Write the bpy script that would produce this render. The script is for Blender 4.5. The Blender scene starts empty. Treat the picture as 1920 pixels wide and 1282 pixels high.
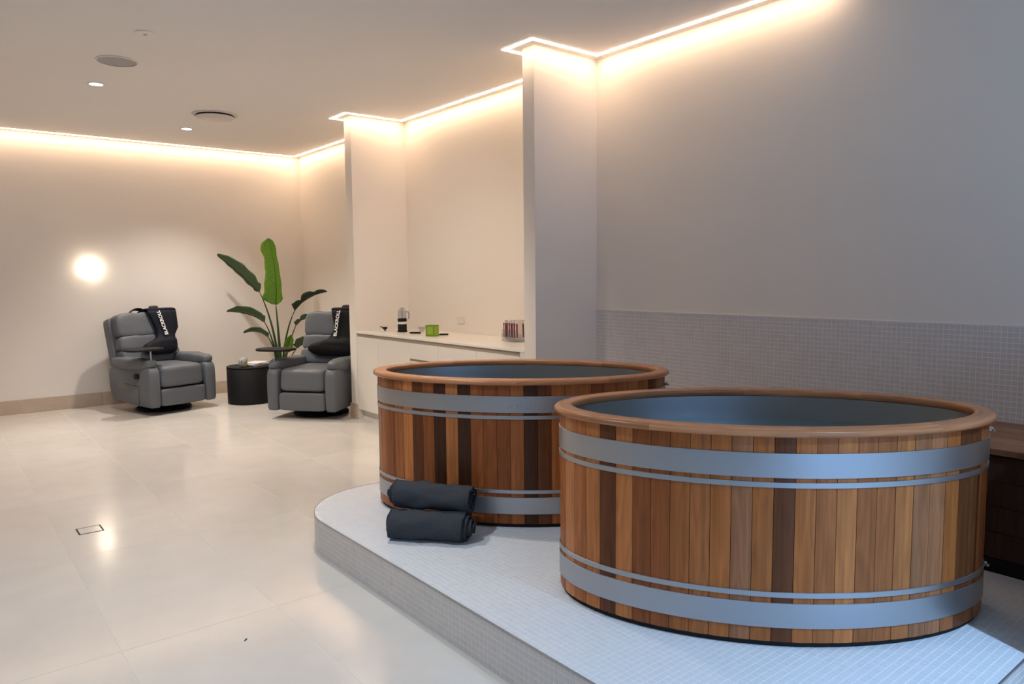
import bpy, math, random
from mathutils import Vector, Matrix, noise
random.seed(7)
C = bpy.context.scene.collection
SC = bpy.context.scene
PI = math.pi

# ------------------------------------------------------------------ camera
cam_d = bpy.data.cameras.new('camera'); cam = bpy.data.objects.new('camera', cam_d); C.objects.link(cam)
cam_d.sensor_fit = 'HORIZONTAL'; cam_d.sensor_width = 36.0; cam_d.lens = 36.0 * 1376.5 / 1920.0
cam_d.clip_start = 0.05
fw = Vector((0.6241817, 0.77627475, -0.0882877)); rt = Vector((0.77874023, -0.62727102, -0.00973241)); up = Vector((0.06293534, 0.06267839, 0.99604747))
cam.matrix_world = Matrix(((rt.x, up.x, -fw.x, 0), (rt.y, up.y, -fw.y, 0), (rt.z, up.z, -fw.z, 1.4), (0, 0, 0, 1)))
SC.camera = cam

# ------------------------------------------------------------------ room dimensions (metres)
W, L, ZC = 3.945, 9.305, 2.966          # right wall, back wall, ceiling
FD = 0.603                              # depth of the wall fins
FA, FB = (3.89, 4.012), (6.618, 6.754)  # fins along y
HP = 0.183                              # platform height
PX, PY0, PY1, PR = 1.5, 0.72, 3.86, 0.46
XL, YF = -3.0, -3.6                     # left wall, wall behind the camera
WX0, WX1, WZ0, WZ1 = -0.6, 2.5, 0.15, 2.45   # daylight opening behind the camera

# ------------------------------------------------------------------ light and exposure
COOL = (0.40, 0.65, 1.0); WARM = (1.0, 0.73, 0.47); DOWN = (1.0, 0.93, 0.86); CLEAN = (0.80, 0.91, 1.0)
STRIP_E, DOWN_W, WINDOW_W, SCONCE_E, COOL_W = 29.0, 185.0, 50.0, 14.0, 440.0
world = bpy.data.worlds.new('world'); SC.world = world; world.use_nodes = True
bg = world.node_tree.nodes['Background']; bg.inputs[0].default_value = (0.30, 0.52, 1.0, 1); bg.inputs[1].default_value = 0.8
SC.view_settings.view_transform = 'Standard'; SC.view_settings.look = 'None'
SC.view_settings.gamma = 1.0; SC.view_settings.use_curve_mapping = False
SC.view_settings.exposure = 0.0
def area_light(name, loc, rot, sx, sy, power, color, shape='RECTANGLE', spread=PI):
    d = bpy.data.lights.new(name, 'AREA'); d.shape = shape; d.size = sx; d.size_y = sy; d.energy = power; d.color = color; d.spread = spread
    o = bpy.data.objects.new(name, d); C.objects.link(o); o.location = loc; o.rotation_euler = rot; return o
def spot_light(name, loc, power, color, cone=PI * 0.60, blend=0.9, rad=0.045):
    d = bpy.data.lights.new(name, 'SPOT'); d.energy = power; d.color = color; d.spot_size = cone; d.spot_blend = blend; d.shadow_soft_size = rad
    o = bpy.data.objects.new(name, d); C.objects.link(o); o.location = loc; return o
area_light('window_daylight', ((WX0 + WX1) / 2, YF - 0.02, (WZ0 + WZ1) / 2), (PI / 2, 0, 0), WX1 - WX0, WZ1 - WZ0, WINDOW_W, (0.33, 0.59, 1.0))
DOWNLIGHTS = [(1.2, 6.754), (2.266, 8.172), (0.42, 2.62), (1.75, 3.75)]
DOWN_SET = [(1.0, DOWN, 0.60), (1.0, DOWN, 0.60), (0.74, CLEAN, 0.60), (0.50, DOWN, 0.60)]   # strength, colour, beam
COOLLIGHT = (2.09, -0.70)                # cold-white downlight over the end of the platform
for (x, y), (k, col, beam) in zip(DOWNLIGHTS, DOWN_SET):
    spot_light('downlight_beam', (x, y, ZC - 0.03), DOWN_W * k, col, PI * beam)
NICHE_FILL = (1.30, 4.28)                    # added, unseen tilting downlight, aimed to brighten the counter niche
g_ = spot_light('niche_fill_beam', (*NICHE_FILL, ZC - 0.03), DOWN_W * 1.0, (1.0, 0.84, 0.68), PI * 0.42, 1.0)
g_.rotation_euler = (Vector((3.6, 5.6, 0.70)) - Vector((*NICHE_FILL, ZC))).to_track_quat('-Z', 'Y').to_euler()
spot_light('cool_downlight_beam', (*COOLLIGHT, ZC - 0.03), COOL_W, COOL)

# ------------------------------------------------------------------ materials
def new_mat(name):
    m = bpy.data.materials.new(name); m.use_nodes = True
    nt = m.node_tree; return m, nt, nt.nodes['Principled BSDF']
def N(nt, t, **kw):
    n = nt.nodes.new(t)
    for k, v in kw.items(): setattr(n, k, v)
    return n
def simple(name, col, rough=0.5, metal=0.0, bump=0.0, bscale=60, var=0.0, spec=0.5, coat=0.0):
    m, nt, b = new_mat(name)
    b.inputs['Base Color'].default_value = (*col, 1); b.inputs['Roughness'].default_value = rough
    b.inputs['Metallic'].default_value = metal; b.inputs['Specular IOR Level'].default_value = spec
    b.inputs['Coat Weight'].default_value = coat
    tc = N(nt, 'ShaderNodeTexCoord')
    nz = N(nt, 'ShaderNodeTexNoise'); nz.inputs['Scale'].default_value = bscale; nz.inputs['Detail'].default_value = 4
    nt.links.new(tc.outputs['Object'], nz.inputs['Vector'])
    if bump:
        bp = N(nt, 'ShaderNodeBump'); bp.inputs['Strength'].default_value = bump; bp.inputs['Distance'].default_value = 0.004
        nt.links.new(nz.outputs['Fac'], bp.inputs['Height']); nt.links.new(bp.outputs['Normal'], b.inputs['Normal'])
    if var:
        hs = N(nt, 'ShaderNodeHueSaturation'); hs.inputs['Color'].default_value = (*col, 1)
        mr = N(nt, 'ShaderNodeMapRange'); mr.inputs['To Min'].default_value = 1 - var; mr.inputs['To Max'].default_value = 1 + var
        nt.links.new(nz.outputs['Fac'], mr.inputs['Value']); nt.links.new(mr.outputs[0], hs.inputs['Value']); nt.links.new(hs.outputs[0], b.inputs['Base Color'])
    return m
def emis(name, col, e):
    m, nt, b = new_mat(name); b.inputs['Base Color'].default_value = (0.8, 0.8, 0.8, 1)
    b.inputs['Emission Color'].default_value = (*col, 1); b.inputs['Emission Strength'].default_value = e; return m
def wood_mat(name, rough=0.36):
    m, nt, b = new_mat(name)
    oi = N(nt, 'ShaderNodeObjectInfo'); uv = N(nt, 'ShaderNodeUVMap'); uv.uv_map = 'UVMap'
    cb = N(nt, 'ShaderNodeCombineXYZ'); mu = N(nt, 'ShaderNodeMath', operation='MULTIPLY'); mu.inputs[1].default_value = 37.0
    nt.links.new(oi.outputs['Random'], mu.inputs[0]); nt.links.new(mu.outputs[0], cb.inputs['Z']); nt.links.new(mu.outputs[0], cb.inputs['Y'])
    ad = N(nt, 'ShaderNodeVectorMath', operation='ADD'); nt.links.new(uv.outputs[0], ad.inputs[0]); nt.links.new(cb.outputs[0], ad.inputs[1])
    def grain(sx, sy, detail):
        mp = N(nt, 'ShaderNodeMapping'); mp.inputs['Scale'].default_value = (sx, sy, 1)
        nz = N(nt, 'ShaderNodeTexNoise'); nz.inputs['Scale'].default_value = 1; nz.inputs['Detail'].default_value = detail
        nt.links.new(ad.outputs[0], mp.inputs[0]); nt.links.new(mp.outputs[0], nz.inputs['Vector']); return nz
    fine = grain(420, 6, 3); mid = grain(60, 1.3, 4); big = grain(14, 1.6, 2)
    wv = N(nt, 'ShaderNodeMath', operation='SINE'); ml = N(nt, 'ShaderNodeMath', operation='MULTIPLY'); ml.inputs[1].default_value = 46
    nt.links.new(big.outputs['Fac'], ml.inputs[0]); nt.links.new(ml.outputs[0], wv.inputs[0])
    def rng(sock, lo, hi, fmin=0.3, fmax=0.7):
        r = N(nt, 'ShaderNodeMapRange'); r.inputs['From Min'].default_value = fmin; r.inputs['From Max'].default_value = fmax
        r.inputs['To Min'].default_value = lo; r.inputs['To Max'].default_value = hi; nt.links.new(sock, r.inputs['Value']); return r.outputs[0]
    a = rng(fine.outputs['Fac'], 0.90, 1.08); c = rng(mid.outputs['Fac'], 0.80, 1.16); d = rng(wv.outputs[0], 0.88, 1.05, -1, 1)
    m1 = N(nt, 'ShaderNodeMath', operation='MULTIPLY'); m2 = N(nt, 'ShaderNodeMath', operation='MULTIPLY')
    nt.links.new(a, m1.inputs[0]); nt.links.new(c, m1.inputs[1]); nt.links.new(m1.outputs[0], m2.inputs[0]); nt.links.new(d, m2.inputs[1])
    hs = N(nt, 'ShaderNodeHueSaturation'); nt.links.new(oi.outputs['Color'], hs.inputs['Color']); nt.links.new(m2.outputs[0], hs.inputs['Value'])
    nt.links.new(hs.outputs[0], b.inputs['Base Color']); b.inputs['Roughness'].default_value = rough; b.inputs['Specular IOR Level'].default_value = 0.25
    bp = N(nt, 'ShaderNodeBump'); bp.inputs['Strength'].default_value = 0.12; bp.inputs['Distance'].default_value = 0.001
    nt.links.new(m1.outputs[0], bp.inputs['Height']); nt.links.new(bp.outputs[0], b.inputs['Normal'])
    return m
def stone_mat(name, c1, c2, rough, scale=1.2):
    m, nt, b = new_mat(name)
    g = N(nt, 'ShaderNodeNewGeometry'); oi = N(nt, 'ShaderNodeObjectInfo')
    cb = N(nt, 'ShaderNodeCombineXYZ'); mu = N(nt, 'ShaderNodeMath', operation='MULTIPLY'); mu.inputs[1].default_value = 23.0
    nt.links.new(oi.outputs['Random'], mu.inputs[0]); nt.links.new(mu.outputs[0], cb.inputs['Z'])
    ad = N(nt, 'ShaderNodeVectorMath', operation='ADD'); nt.links.new(g.outputs['Position'], ad.inputs[0]); nt.links.new(cb.outputs[0], ad.inputs[1])
    nz = N(nt, 'ShaderNodeTexNoise'); nz.inputs['Scale'].default_value = scale; nz.inputs['Detail'].default_value = 6; nz.inputs['Roughness'].default_value = 0.62; nz.inputs['Distortion'].default_value = 0.8
    n2 = N(nt, 'ShaderNodeTexNoise'); n2.inputs['Scale'].default_value = scale * 9; n2.inputs['Detail'].default_value = 5
    for n in (nz, n2): nt.links.new(ad.outputs[0], n.inputs['Vector'])
    mx = N(nt, 'ShaderNodeMath', operation='MULTIPLY_ADD'); mx.inputs[1].default_value = 0.3; nt.links.new(n2.outputs['Fac'], mx.inputs[0]); nt.links.new(nz.outputs['Fac'], mx.inputs[2])
    rp = N(nt, 'ShaderNodeValToRGB'); rp.color_ramp.elements[0].position = 0.42; rp.color_ramp.elements[1].position = 0.86
    rp.color_ramp.elements[0].color = (*c1, 1); rp.color_ramp.elements[1].color = (*c2, 1)
    nt.links.new(mx.outputs[0], rp.inputs[0]); nt.links.new(rp.outputs[0], b.inputs['Base Color'])
    rr = N(nt, 'ShaderNodeMapRange'); rr.inputs['To Min'].default_value = rough * 0.8; rr.inputs['To Max'].default_value = rough * 1.25
    nt.links.new(n2.outputs['Fac'], rr.inputs['Value']); nt.links.new(rr.outputs[0], b.inputs['Roughness'])
    return m
def brushed(name, col, rough, bstr=0.05, rvar=1.0):
    m, nt, b = new_mat(name)
    b.inputs['Metallic'].default_value = 1; b.inputs['Base Color'].default_value = (*col, 1); b.inputs['Roughness'].default_value = rough
    uv = N(nt, 'ShaderNodeUVMap'); uv.uv_map = 'UVMap'
    mp = N(nt, 'ShaderNodeMapping'); mp.inputs['Scale'].default_value = (1.2, 500, 1)
    nz = N(nt, 'ShaderNodeTexNoise'); nz.inputs['Scale'].default_value = 1; nz.inputs['Detail'].default_value = 2
    nt.links.new(uv.outputs[0], mp.inputs[0]); nt.links.new(mp.outputs[0], nz.inputs['Vector'])
    bp = N(nt, 'ShaderNodeBump'); bp.inputs['Strength'].default_value = bstr; bp.inputs['Distance'].default_value = 0.001
    nt.links.new(nz.outputs['Fac'], bp.inputs['Height']); nt.links.new(bp.outputs[0], b.inputs['Normal'])
    tc = N(nt, 'ShaderNodeTexCoord'); n2 = N(nt, 'ShaderNodeTexNoise'); n2.inputs['Scale'].default_value = 4; n2.inputs['Detail'].default_value = 3
    nt.links.new(tc.outputs['Object'], n2.inputs['Vector'])
    mr = N(nt, 'ShaderNodeMapRange'); mr.inputs['To Min'].default_value = rough * (1 - 0.25 * rvar); mr.inputs['To Max'].default_value = rough * (1 + 0.3 * rvar)
    nt.links.new(n2.outputs['Fac'], mr.inputs['Value']); nt.links.new(mr.outputs[0], b.inputs['Roughness'])
    return m
M = {}
M['wall'] = simple('wall_paint', (0.82, 0.765, 0.70), 0.75, bump=0.04, bscale=180, spec=0.25)
M['ceiling'] = simple('ceiling_paint', (0.82, 0.79, 0.76), 0.85, spec=0.2)
M['floor'] = stone_mat('floor_stone', (0.61, 0.575, 0.53), (0.70, 0.665, 0.62), 0.15, 0.7)
M['grout'] = simple('floor_grout', (0.74, 0.71, 0.66), 0.8)
M['skirting'] = stone_mat('skirting_stone', (0.46, 0.36, 0.26), (0.58, 0.47, 0.36), 0.4, 3)
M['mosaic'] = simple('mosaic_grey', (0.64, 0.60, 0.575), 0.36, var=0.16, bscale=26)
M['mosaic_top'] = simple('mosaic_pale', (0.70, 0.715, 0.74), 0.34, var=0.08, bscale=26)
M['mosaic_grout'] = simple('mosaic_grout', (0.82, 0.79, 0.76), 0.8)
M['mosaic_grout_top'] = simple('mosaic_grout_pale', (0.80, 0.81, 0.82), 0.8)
M['trim'] = simple('edge_metal', (0.42, 0.42, 0.43), 0.4, 0.8)
M['whitetrim'] = simple('cap_white', (0.80, 0.77, 0.74), 0.35)
M['wood'] = wood_mat('cedar'); M['woodrim'] = wood_mat('cedar_rim', 0.26); M['darkwood'] = wood_mat('dark_wood', 0.5)
M['hoop'] = brushed('galvanised_hoop', (0.44, 0.46, 0.49), 0.40)
M['steel'] = brushed('stainless_liner', (0.46, 0.49, 0.51), 0.34, 0.0, 0.0)
M['black'] = simple('black_matt', (0.009, 0.009, 0.010), 0.6, spec=0.25)
M['blackrub'] = simple('black_rubber', (0.010, 0.010, 0.010), 0.8)
M['leather'] = simple('grey_leather', (0.112, 0.123, 0.140), 0.48, spec=0.4, bump=0.25, bscale=120, var=0.12)
M['seam'] = simple('dark_seam', (0.012, 0.012, 0.013), 0.8)
M['nylon'] = simple('navy_nylon', (0.008, 0.010, 0.017), 0.6, spec=0.15, bump=0.4, bscale=26)
M['nylonblack'] = simple('black_nylon', (0.006, 0.006, 0.007), 0.6, spec=0.15, bump=0.3, bscale=30)
M['white'] = simple('white_print', (0.85, 0.85, 0.85), 0.6)
M['chrome'] = simple('chrome', (0.75, 0.75, 0.76), 0.18, 1.0)
M['towel'] = simple('charcoal_terry', (0.060, 0.063, 0.072), 0.95, bump=1.0, bscale=330, var=0.3, spec=0.15)
M['towelhem'] = simple('charcoal_hem', (0.085, 0.09, 0.10), 0.95, bump=0.5, bscale=300, spec=0.15)
M['cabinet'] = simple('cabinet_white', (0.76, 0.72, 0.66), 0.4)
M['worktop'] = simple('worktop_white', (0.80, 0.77, 0.72), 0.28)
M['channel'] = simple('channel_shade', (0.34, 0.28, 0.22), 0.5)  # shade inside the recessed grip is put into this darker beige
M['green'] = simple('green_card', (0.12, 0.27, 0.015), 0.5)
M['greenlight'] = simple('lime_print', (0.28, 0.40, 0.03), 0.5)
M['stem'] = simple('stem_green', (0.035, 0.075, 0.014), 0.5)
M['soil'] = simple('potting_soil', (0.03, 0.02, 0.012), 0.95, bump=0.8, bscale=90)
M['pot'] = simple('pot_brown_black', (0.035, 0.028, 0.024), 0.45)
M['paper'] = simple('paper_white', (0.78, 0.74, 0.74), 0.6)
M['mauve'] = simple('cover_mauve', (0.30, 0.26, 0.30), 0.5)
M['red'] = simple('dark_red_print', (0.20, 0.015, 0.02), 0.5)
M['greycer'] = simple('grey_ceramic', (0.36, 0.35, 0.35), 0.3)
M['grille'] = simple('grille_grey', (0.40, 0.38, 0.37), 0.7)
M['ventwhite'] = simple('vent_white', (0.62, 0.58, 0.57), 0.5)
M['ventdark'] = simple('vent_gap', (0.05, 0.045, 0.04), 0.8)
M['strip'] = emis('led_warm', (1.0, 0.70, 0.46), STRIP_E)
M['lamp'] = emis('downlight_lens', (1.0, 0.93, 0.84), 9.0)
M['opal'] = emis('opal_lit', (1.0, 0.84, 0.66), SCONCE_E)
def leaf_mat(name, c1, c2, trans):
    m, nt, b = new_mat(name)
    uv = N(nt, 'ShaderNodeUVMap'); uv.uv_map = 'UVMap'
    mp = N(nt, 'ShaderNodeMapping'); mp.inputs['Scale'].default_value = (3, 60, 1); nt.links.new(uv.outputs[0], mp.inputs[0])
    nz = N(nt, 'ShaderNodeTexNoise'); nz.inputs['Scale'].default_value = 1; nz.inputs['Detail'].default_value = 2; nt.links.new(mp.outputs[0], nz.inputs['Vector'])
    rp = N(nt, 'ShaderNodeValToRGB'); rp.color_ramp.elements[0].color = (*c1, 1); rp.color_ramp.elements[1].color = (*c2, 1)
    rp.color_ramp.elements[0].position = 0.3; rp.color_ramp.elements[1].position = 0.75
    nt.links.new(nz.outputs['Fac'], rp.inputs[0]); nt.links.new(rp.outputs[0], b.inputs['Base Color']); b.inputs['Roughness'].default_value = 0.38
    tr = N(nt, 'ShaderNodeBsdfTranslucent'); nt.links.new(rp.outputs[0], tr.inputs['Color'])
    ms = N(nt, 'ShaderNodeMixShader'); ms.inputs[0].default_value = trans
    nt.links.new(b.outputs[0], ms.inputs[1]); nt.links.new(tr.outputs[0], ms.inputs[2]); nt.links.new(ms.outputs[0], nt.nodes['Material Output'].inputs['Surface'])
    return m
M['leafbright'] = leaf_mat('leaf_bright', (0.10, 0.22, 0.008), (0.17, 0.33, 0.015), 0.35)
M['leafdark'] = leaf_mat('leaf_dark', (0.030, 0.052, 0.018), (0.055, 0.085, 0.032), 0.15)
def water_mat():
    m, nt, b = new_mat('water'); b.inputs['Base Color'].default_value = (0.45, 0.72, 0.74, 1); b.inputs['Roughness'].default_value = 0.02
    b.inputs['Transmission Weight'].default_value = 1.0; b.inputs['IOR'].default_value = 1.33; return m
M['water'] = water_mat()
def glass_mat():
    m, nt, b = new_mat('clear_glass')
    g = N(nt, 'ShaderNodeBsdfGlossy'); g.inputs['Roughness'].default_value = 0.05; t = N(nt, 'ShaderNodeBsdfTransparent'); t.inputs[0].default_value = (0.90, 0.90, 0.92, 1)
    ms = N(nt, 'ShaderNodeMixShader'); ms.inputs[0].default_value = 0.09
    nt.links.new(t.outputs[0], ms.inputs[1]); nt.links.new(g.outputs[0], ms.inputs[2])
    nt.links.new(ms.outputs[0], nt.nodes['Material Output'].inputs['Surface']); return m
M['glass'] = glass_mat()

# ------------------------------------------------------------------ mesh builder
class MB:
    def __init__(s): s.v = []; s.f = []; s.uv = []
    def add(s, vs, fs, uvs=None):
        k = len(s.v); s.v += [tuple(p) for p in vs]; s.f += [tuple(i + k for i in f) for f in fs]
        s.uv += list(uvs) if uvs else [(p[0] + p[1], p[2]) for p in vs]
        return s
    def box(s, a, b, ch=0.0):
        x0, y0, z0 = a; x1, y1, z1 = b
        if ch <= 0:
            vs = [(x, y, z) for z in (z0, z1) for y in (y0, y1) for x in (x0, x1)]
            return s.add(vs, [(0, 2, 3, 1), (4, 5, 7, 6), (0, 1, 5, 4), (2, 6, 7, 3), (0, 4, 6, 2), (1, 3, 7, 5)])
        vs = []; idx = {}
        for i in (0, 1):
            for j in (0, 1):
                for k in (0, 1):
                    X, Y, Z = (x0, x1)[i], (y0, y1)[j], (z0, z1)[k]; dx, dy, dz = (ch, -ch)[i], (ch, -ch)[j], (ch, -ch)[k]
                    for ax, p in enumerate(((X, Y + dy, Z + dz), (X + dx, Y, Z + dz), (X + dx, Y + dy, Z))): idx[(i, j, k, ax)] = len(vs); vs.append(p)
        fs = []
        for ax in range(3):
            for s_ in (0, 1):
                q = []
                for (p, r) in ((0, 0), (1, 0), (1, 1), (0, 1)):
                    t = [p, r]; t.insert(ax, s_); q.append(idx[(*t, ax)])
                fs.append(q)
        for ax in range(3):
            o = [a_ for a_ in range(3) if a_ != ax]
            for p in (0, 1):
                for r in (0, 1):
                    t0 = [0, 0, 0]; t0[o[0]] = p; t0[o[1]] = r; t1 = list(t0); t1[ax] = 1
                    fs.append([idx[(*t0, o[0])], idx[(*t1, o[0])], idx[(*t1, o[1])], idx[(*t0, o[1])]])
        for i in (0, 1):
            for j in (0, 1):
                for k in (0, 1): fs.append([idx[(i, j, k, a_)] for a_ in range(3)])
        return s.add(vs, fs)
    def lathe(s, prof, c=(0, 0, 0), n=32, cap=True):
        vs = []; fs = []; m = len(prof)
        for i in range(n):
            a = 2 * PI * i / n
            for (r, z) in prof: vs.append((c[0] + r * math.cos(a), c[1] + r * math.sin(a), c[2] + z))
        for i in range(n):
            j = (i + 1) % n
            for k in range(m - 1): fs.append((i * m + k, j * m + k, j * m + k + 1, i * m + k + 1))
        if cap:
            fs.append([i * m for i in range(n)][::-1]); fs.append([i * m + m - 1 for i in range(n)])
        return s.add(vs, fs)
    def tube(s, pts, rad, n=8):
        pts = [Vector(p) for p in pts]; rads = rad if isinstance(rad, (list, tuple)) else [rad] * len(pts); vs = []; fs = []
        for i, p in enumerate(pts):
            t = (pts[min(i + 1, len(pts) - 1)] - pts[max(i - 1, 0)]).normalized()
            a = t.cross(Vector((0, 0, 1)) if abs(t.z) < 0.9 else Vector((1, 0, 0))).normalized(); b = t.cross(a)
            for k in range(n):
                q = 2 * PI * k / n; vs.append(p + a * math.cos(q) * rads[i] + b * math.sin(q) * rads[i])
        for i in range(len(pts) - 1):
            for k in range(n): fs.append((i * n + k, i * n + (k + 1) % n, (i + 1) * n + (k + 1) % n, (i + 1) * n + k))
        fs.append(list(range(n))[::-1]); fs.append([(len(pts) - 1) * n + k for k in range(n)]); return s.add(vs, fs)
    def loft(s, rings):
        n = len(rings[0]); vs = [p for r in rings for p in r]; fs = []
        for i in range(len(rings) - 1):
            for k in range(n): fs.append((i * n + k, i * n + (k + 1) % n, (i + 1) * n + (k + 1) % n, (i + 1) * n + k))
        fs.append(list(range(n))[::-1]); fs.append([(len(rings) - 1) * n + k for k in range(n)]); return s.add(vs, fs)
    def puff(s, c, size, e=4.0, n=8, rot=None, noise_amp=0.0, seed=0, squash=None):
        """rounded cushion: subdivided cube pushed out to a superellipsoid with exponent e"""
        vs = []; fs = []; idx = {}
        def key(p):
            k = tuple(round(q, 5) for q in p)
            if k not in idx: idx[k] = len(vs); vs.append(Vector(p))
            return idx[k]
        for ax in range(3):
            for sg in (-1, 1):
                for i in range(n):
                    for j in range(n):
                        q = []
                        for (a, b) in ((i, j), (i + 1, j), (i + 1, j + 1), (i, j + 1)):
                            p = [math.sin((2 * a / n - 1) * PI / 2 * .92) / math.sin(PI / 2 * .92), math.sin((2 * b / n - 1) * PI / 2 * .92) / math.sin(PI / 2 * .92)]; p.insert(ax, sg); q.append(key(p))
                        fs.append(q if (sg > 0) == (ax != 1) else q[::-1])
        out = []
        for p in vs:
            r = (abs(p.x) ** e + abs(p.y) ** e + abs(p.z) ** e) ** (1 / e); p = p / r
            q = Vector((p.x * size[0] / 2, p.y * size[1] / 2, p.z * size[2] / 2))
            if noise_amp: q += Vector((q.x, q.y, q.z)).normalized() * noise.noise(q * 9 + Vector((seed * 3.1, seed, 0))) * noise_amp
            if rot: q = rot @ q
            out.append(q + Vector(c))
        return s.add(out, fs)
    def build(s, name, mat, parent=None, smooth=False, color=None):
        me = bpy.data.meshes.new(name); me.from_pydata([tuple(v) for v in s.v], [], s.f); me.update()
        uvl = me.uv_layers.new(name='UVMap'); flat = []
        for l in me.loops: flat += s.uv[l.vertex_index]
        uvl.data.foreach_set('uv', flat)
        if smooth: me.polygons.foreach_set('use_smooth', [True] * len(me.polygons))
        me.materials.append(mat); return link(me, name, parent, color)
def link(me, name, parent=None, color=None):
    o = bpy.data.objects.new(name, me); C.objects.link(o)
    if parent: o.parent = parent
    if color: o.color = (*color, 1)
    return o
def tag(o, label=None, cat=None, group=None, kind=None):
    if label: o['label'] = label
    if cat: o['category'] = cat
    if group: o['group'] = group
    if kind: o['kind'] = kind
    return o
def thing(name, label, cat, loc=(0, 0, 0), rz=0.0, group=None, kind=None):
    o = bpy.data.objects.new(name, None); C.objects.link(o); o.location = loc; o.rotation_euler = (0, 0, rz); o.empty_display_size = 0.05
    return tag(o, label, cat, group, kind)
def angle_smooth(o, deg=40):
    me = o.data; me.polygons.foreach_set('use_smooth', [True] * len(me.polygons)); me.set_sharp_from_angle(angle=math.radians(deg)); return o
def text_mesh(txt, size, offset=0.0, ext=0.0006):
    cu = bpy.data.curves.new('tmp_text', 'FONT'); cu.body = txt; cu.size = size; cu.extrude = ext; cu.offset = offset; cu.align_x = 'CENTER'; cu.align_y = 'CENTER'
    o = bpy.data.objects.new('tmp_text', cu); C.objects.link(o); dg = bpy.context.evaluated_depsgraph_get(); dg.update()
    me = bpy.data.meshes.new_from_object(o.evaluated_get(dg)); bpy.data.objects.remove(o); bpy.data.curves.remove(cu); return me

# ------------------------------------------------------------------ the room
def struct(name, mb, mat, label=None, parent=None): return tag(mb.build(name, mat, parent), label, None, None, None if parent else 'structure')
struct('wall_right', MB().box((W, YF, -0.1), (W + 0.15, L + 0.15, ZC + 0.1)), M['wall'], 'long plastered wall on the right behind the tubs and counter')
struct('wall_back', MB().box((XL - 0.15, L, -0.1), (W, L + 0.15, ZC + 0.1)), M['wall'], 'far plastered wall behind the recliners')
struct('wall_left', MB().box((XL - 0.15, YF, -0.1), (XL, L, ZC + 0.1)), M['wall'])
wf = MB()
wf.box((XL, YF - 0.12, -0.1), (WX0, YF, ZC + 0.1)); wf.box((WX1, YF - 0.12, -0.1), (W, YF, ZC + 0.1))
wf.box((WX0, YF - 0.12, WZ1), (WX1, YF, ZC + 0.1)); wf.box((WX0, YF - 0.12, -0.1), (WX1, YF, WZ0))
struct('wall_front', wf, M['wall'])
struct('wall_end', MB().box((2.665, 0.53, 0.0), (W, 0.69, 1.05)), M['wall'])
struct('ceiling', MB().box((XL, YF, ZC), (W, L, ZC + 0.1)), M['ceiling'], 'smooth warm white ceiling')
struct('trim_1', MB().box((W - FD, FA[0], 0), (W, FA[1], ZC)), M['wall'], 'slim full-height wall fin beside the tubs')
struct('trim_2', MB().box((W - FD, FB[0], 0), (W, FB[1], ZC)), M['wall'], 'slim full-height wall fin between counter and recliner')
# window frame behind the camera
wn = MB(); fwid = 0.05
for a, b in (((WX0, YF - 0.10, WZ0), (WX0 + fwid, YF - 0.04, WZ1)), ((WX1 - fwid, YF - 0.10, WZ0), (WX1, YF - 0.04, WZ1)), ((WX0 + fwid, YF - 0.10, WZ1 - fwid), (WX1 - fwid, YF - 0.04, WZ1)), ((WX0 + fwid, YF - 0.10, WZ0), (WX1 - fwid, YF - 0.04, WZ0 + fwid))): wn.box(a, b)
struct('window_1', wn, M['black'])

# floor: grout bed with large tiles
floor = struct('floor', MB().box((XL, YF, -0.12), (W, L, -0.0009)), M['grout'], 'large-format beige stone floor')
TX, TY, J = 0.6, 1.2, 0.0007
fme = None
for i in range(-6, 6):
    for j in range(-7, 5):
        x0, y0 = 0.51 + i * TX, 4.215 + j * TY
        x1, y1 = min(x0 + TX, W), min(y0 + TY, L); x0c, y0c = max(x0, XL), max(y0, YF)
        if x1 - x0c < 0.02 or y1 - y0c < 0.02: continue
        full = (x1 - x0c > TX - 1e-6) and (y1 - y0c > TY - 1e-6)
        if full and fme: link(fme, 'tile', floor).location = (x0, y0, 0); continue
        mb = MB().box((J, J, -0.006), (x1 - x0c - J, y1 - y0c - J, 0.0), 0.0008)
        o = mb.build('tile', M['floor'], floor); o.location = (x0c, y0c, 0)
        if full: fme = o.data
# skirtings
def skirting(name, runs, label):
    mb = MB(); first = None
    for (a, b) in runs:
        piece = MB().box(a, b, 0.002)
        if first is None: first = tag(piece.build(name, M['skirting']), label, None, None, 'structure')
        else: piece.build('skirting_tile', M['skirting'], first)
    return first
HB = 0.15
runs = []; x = W - 0.012
while x > XL:
    runs.append(((max(x - 1.2, XL), L - 0.012, 0), (x - 0.003, L, HB))); x -= 1.2
skirting('baseboard_back', runs, 'beige stone skirting along the far wall')
skirting('baseboard_right', [((W - 0.012, FB[1] + 0.013, 0), (W, FB[1] + 1.2, HB)), ((W - 0.012, FB[1] + 1.203, 0), (W, L - 0.013, HB))], 'beige stone skirting behind the right recliner')
skirting('baseboard_fin', [((W - FD - 0.012, FB[0], 0), (W - FD, FB[1] + 0.012, HB)), ((W - FD, FB[1], 0), (W - 0.013, FB[1] + 0.012, HB))], 'beige stone skirting round the foot of the far fin')
skirting('baseboard_fin_near', [((W - FD - 0.012, FA[0], 0), (W - FD, FA[1], HB))], 'beige stone skirting round the foot of the near fin')

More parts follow.
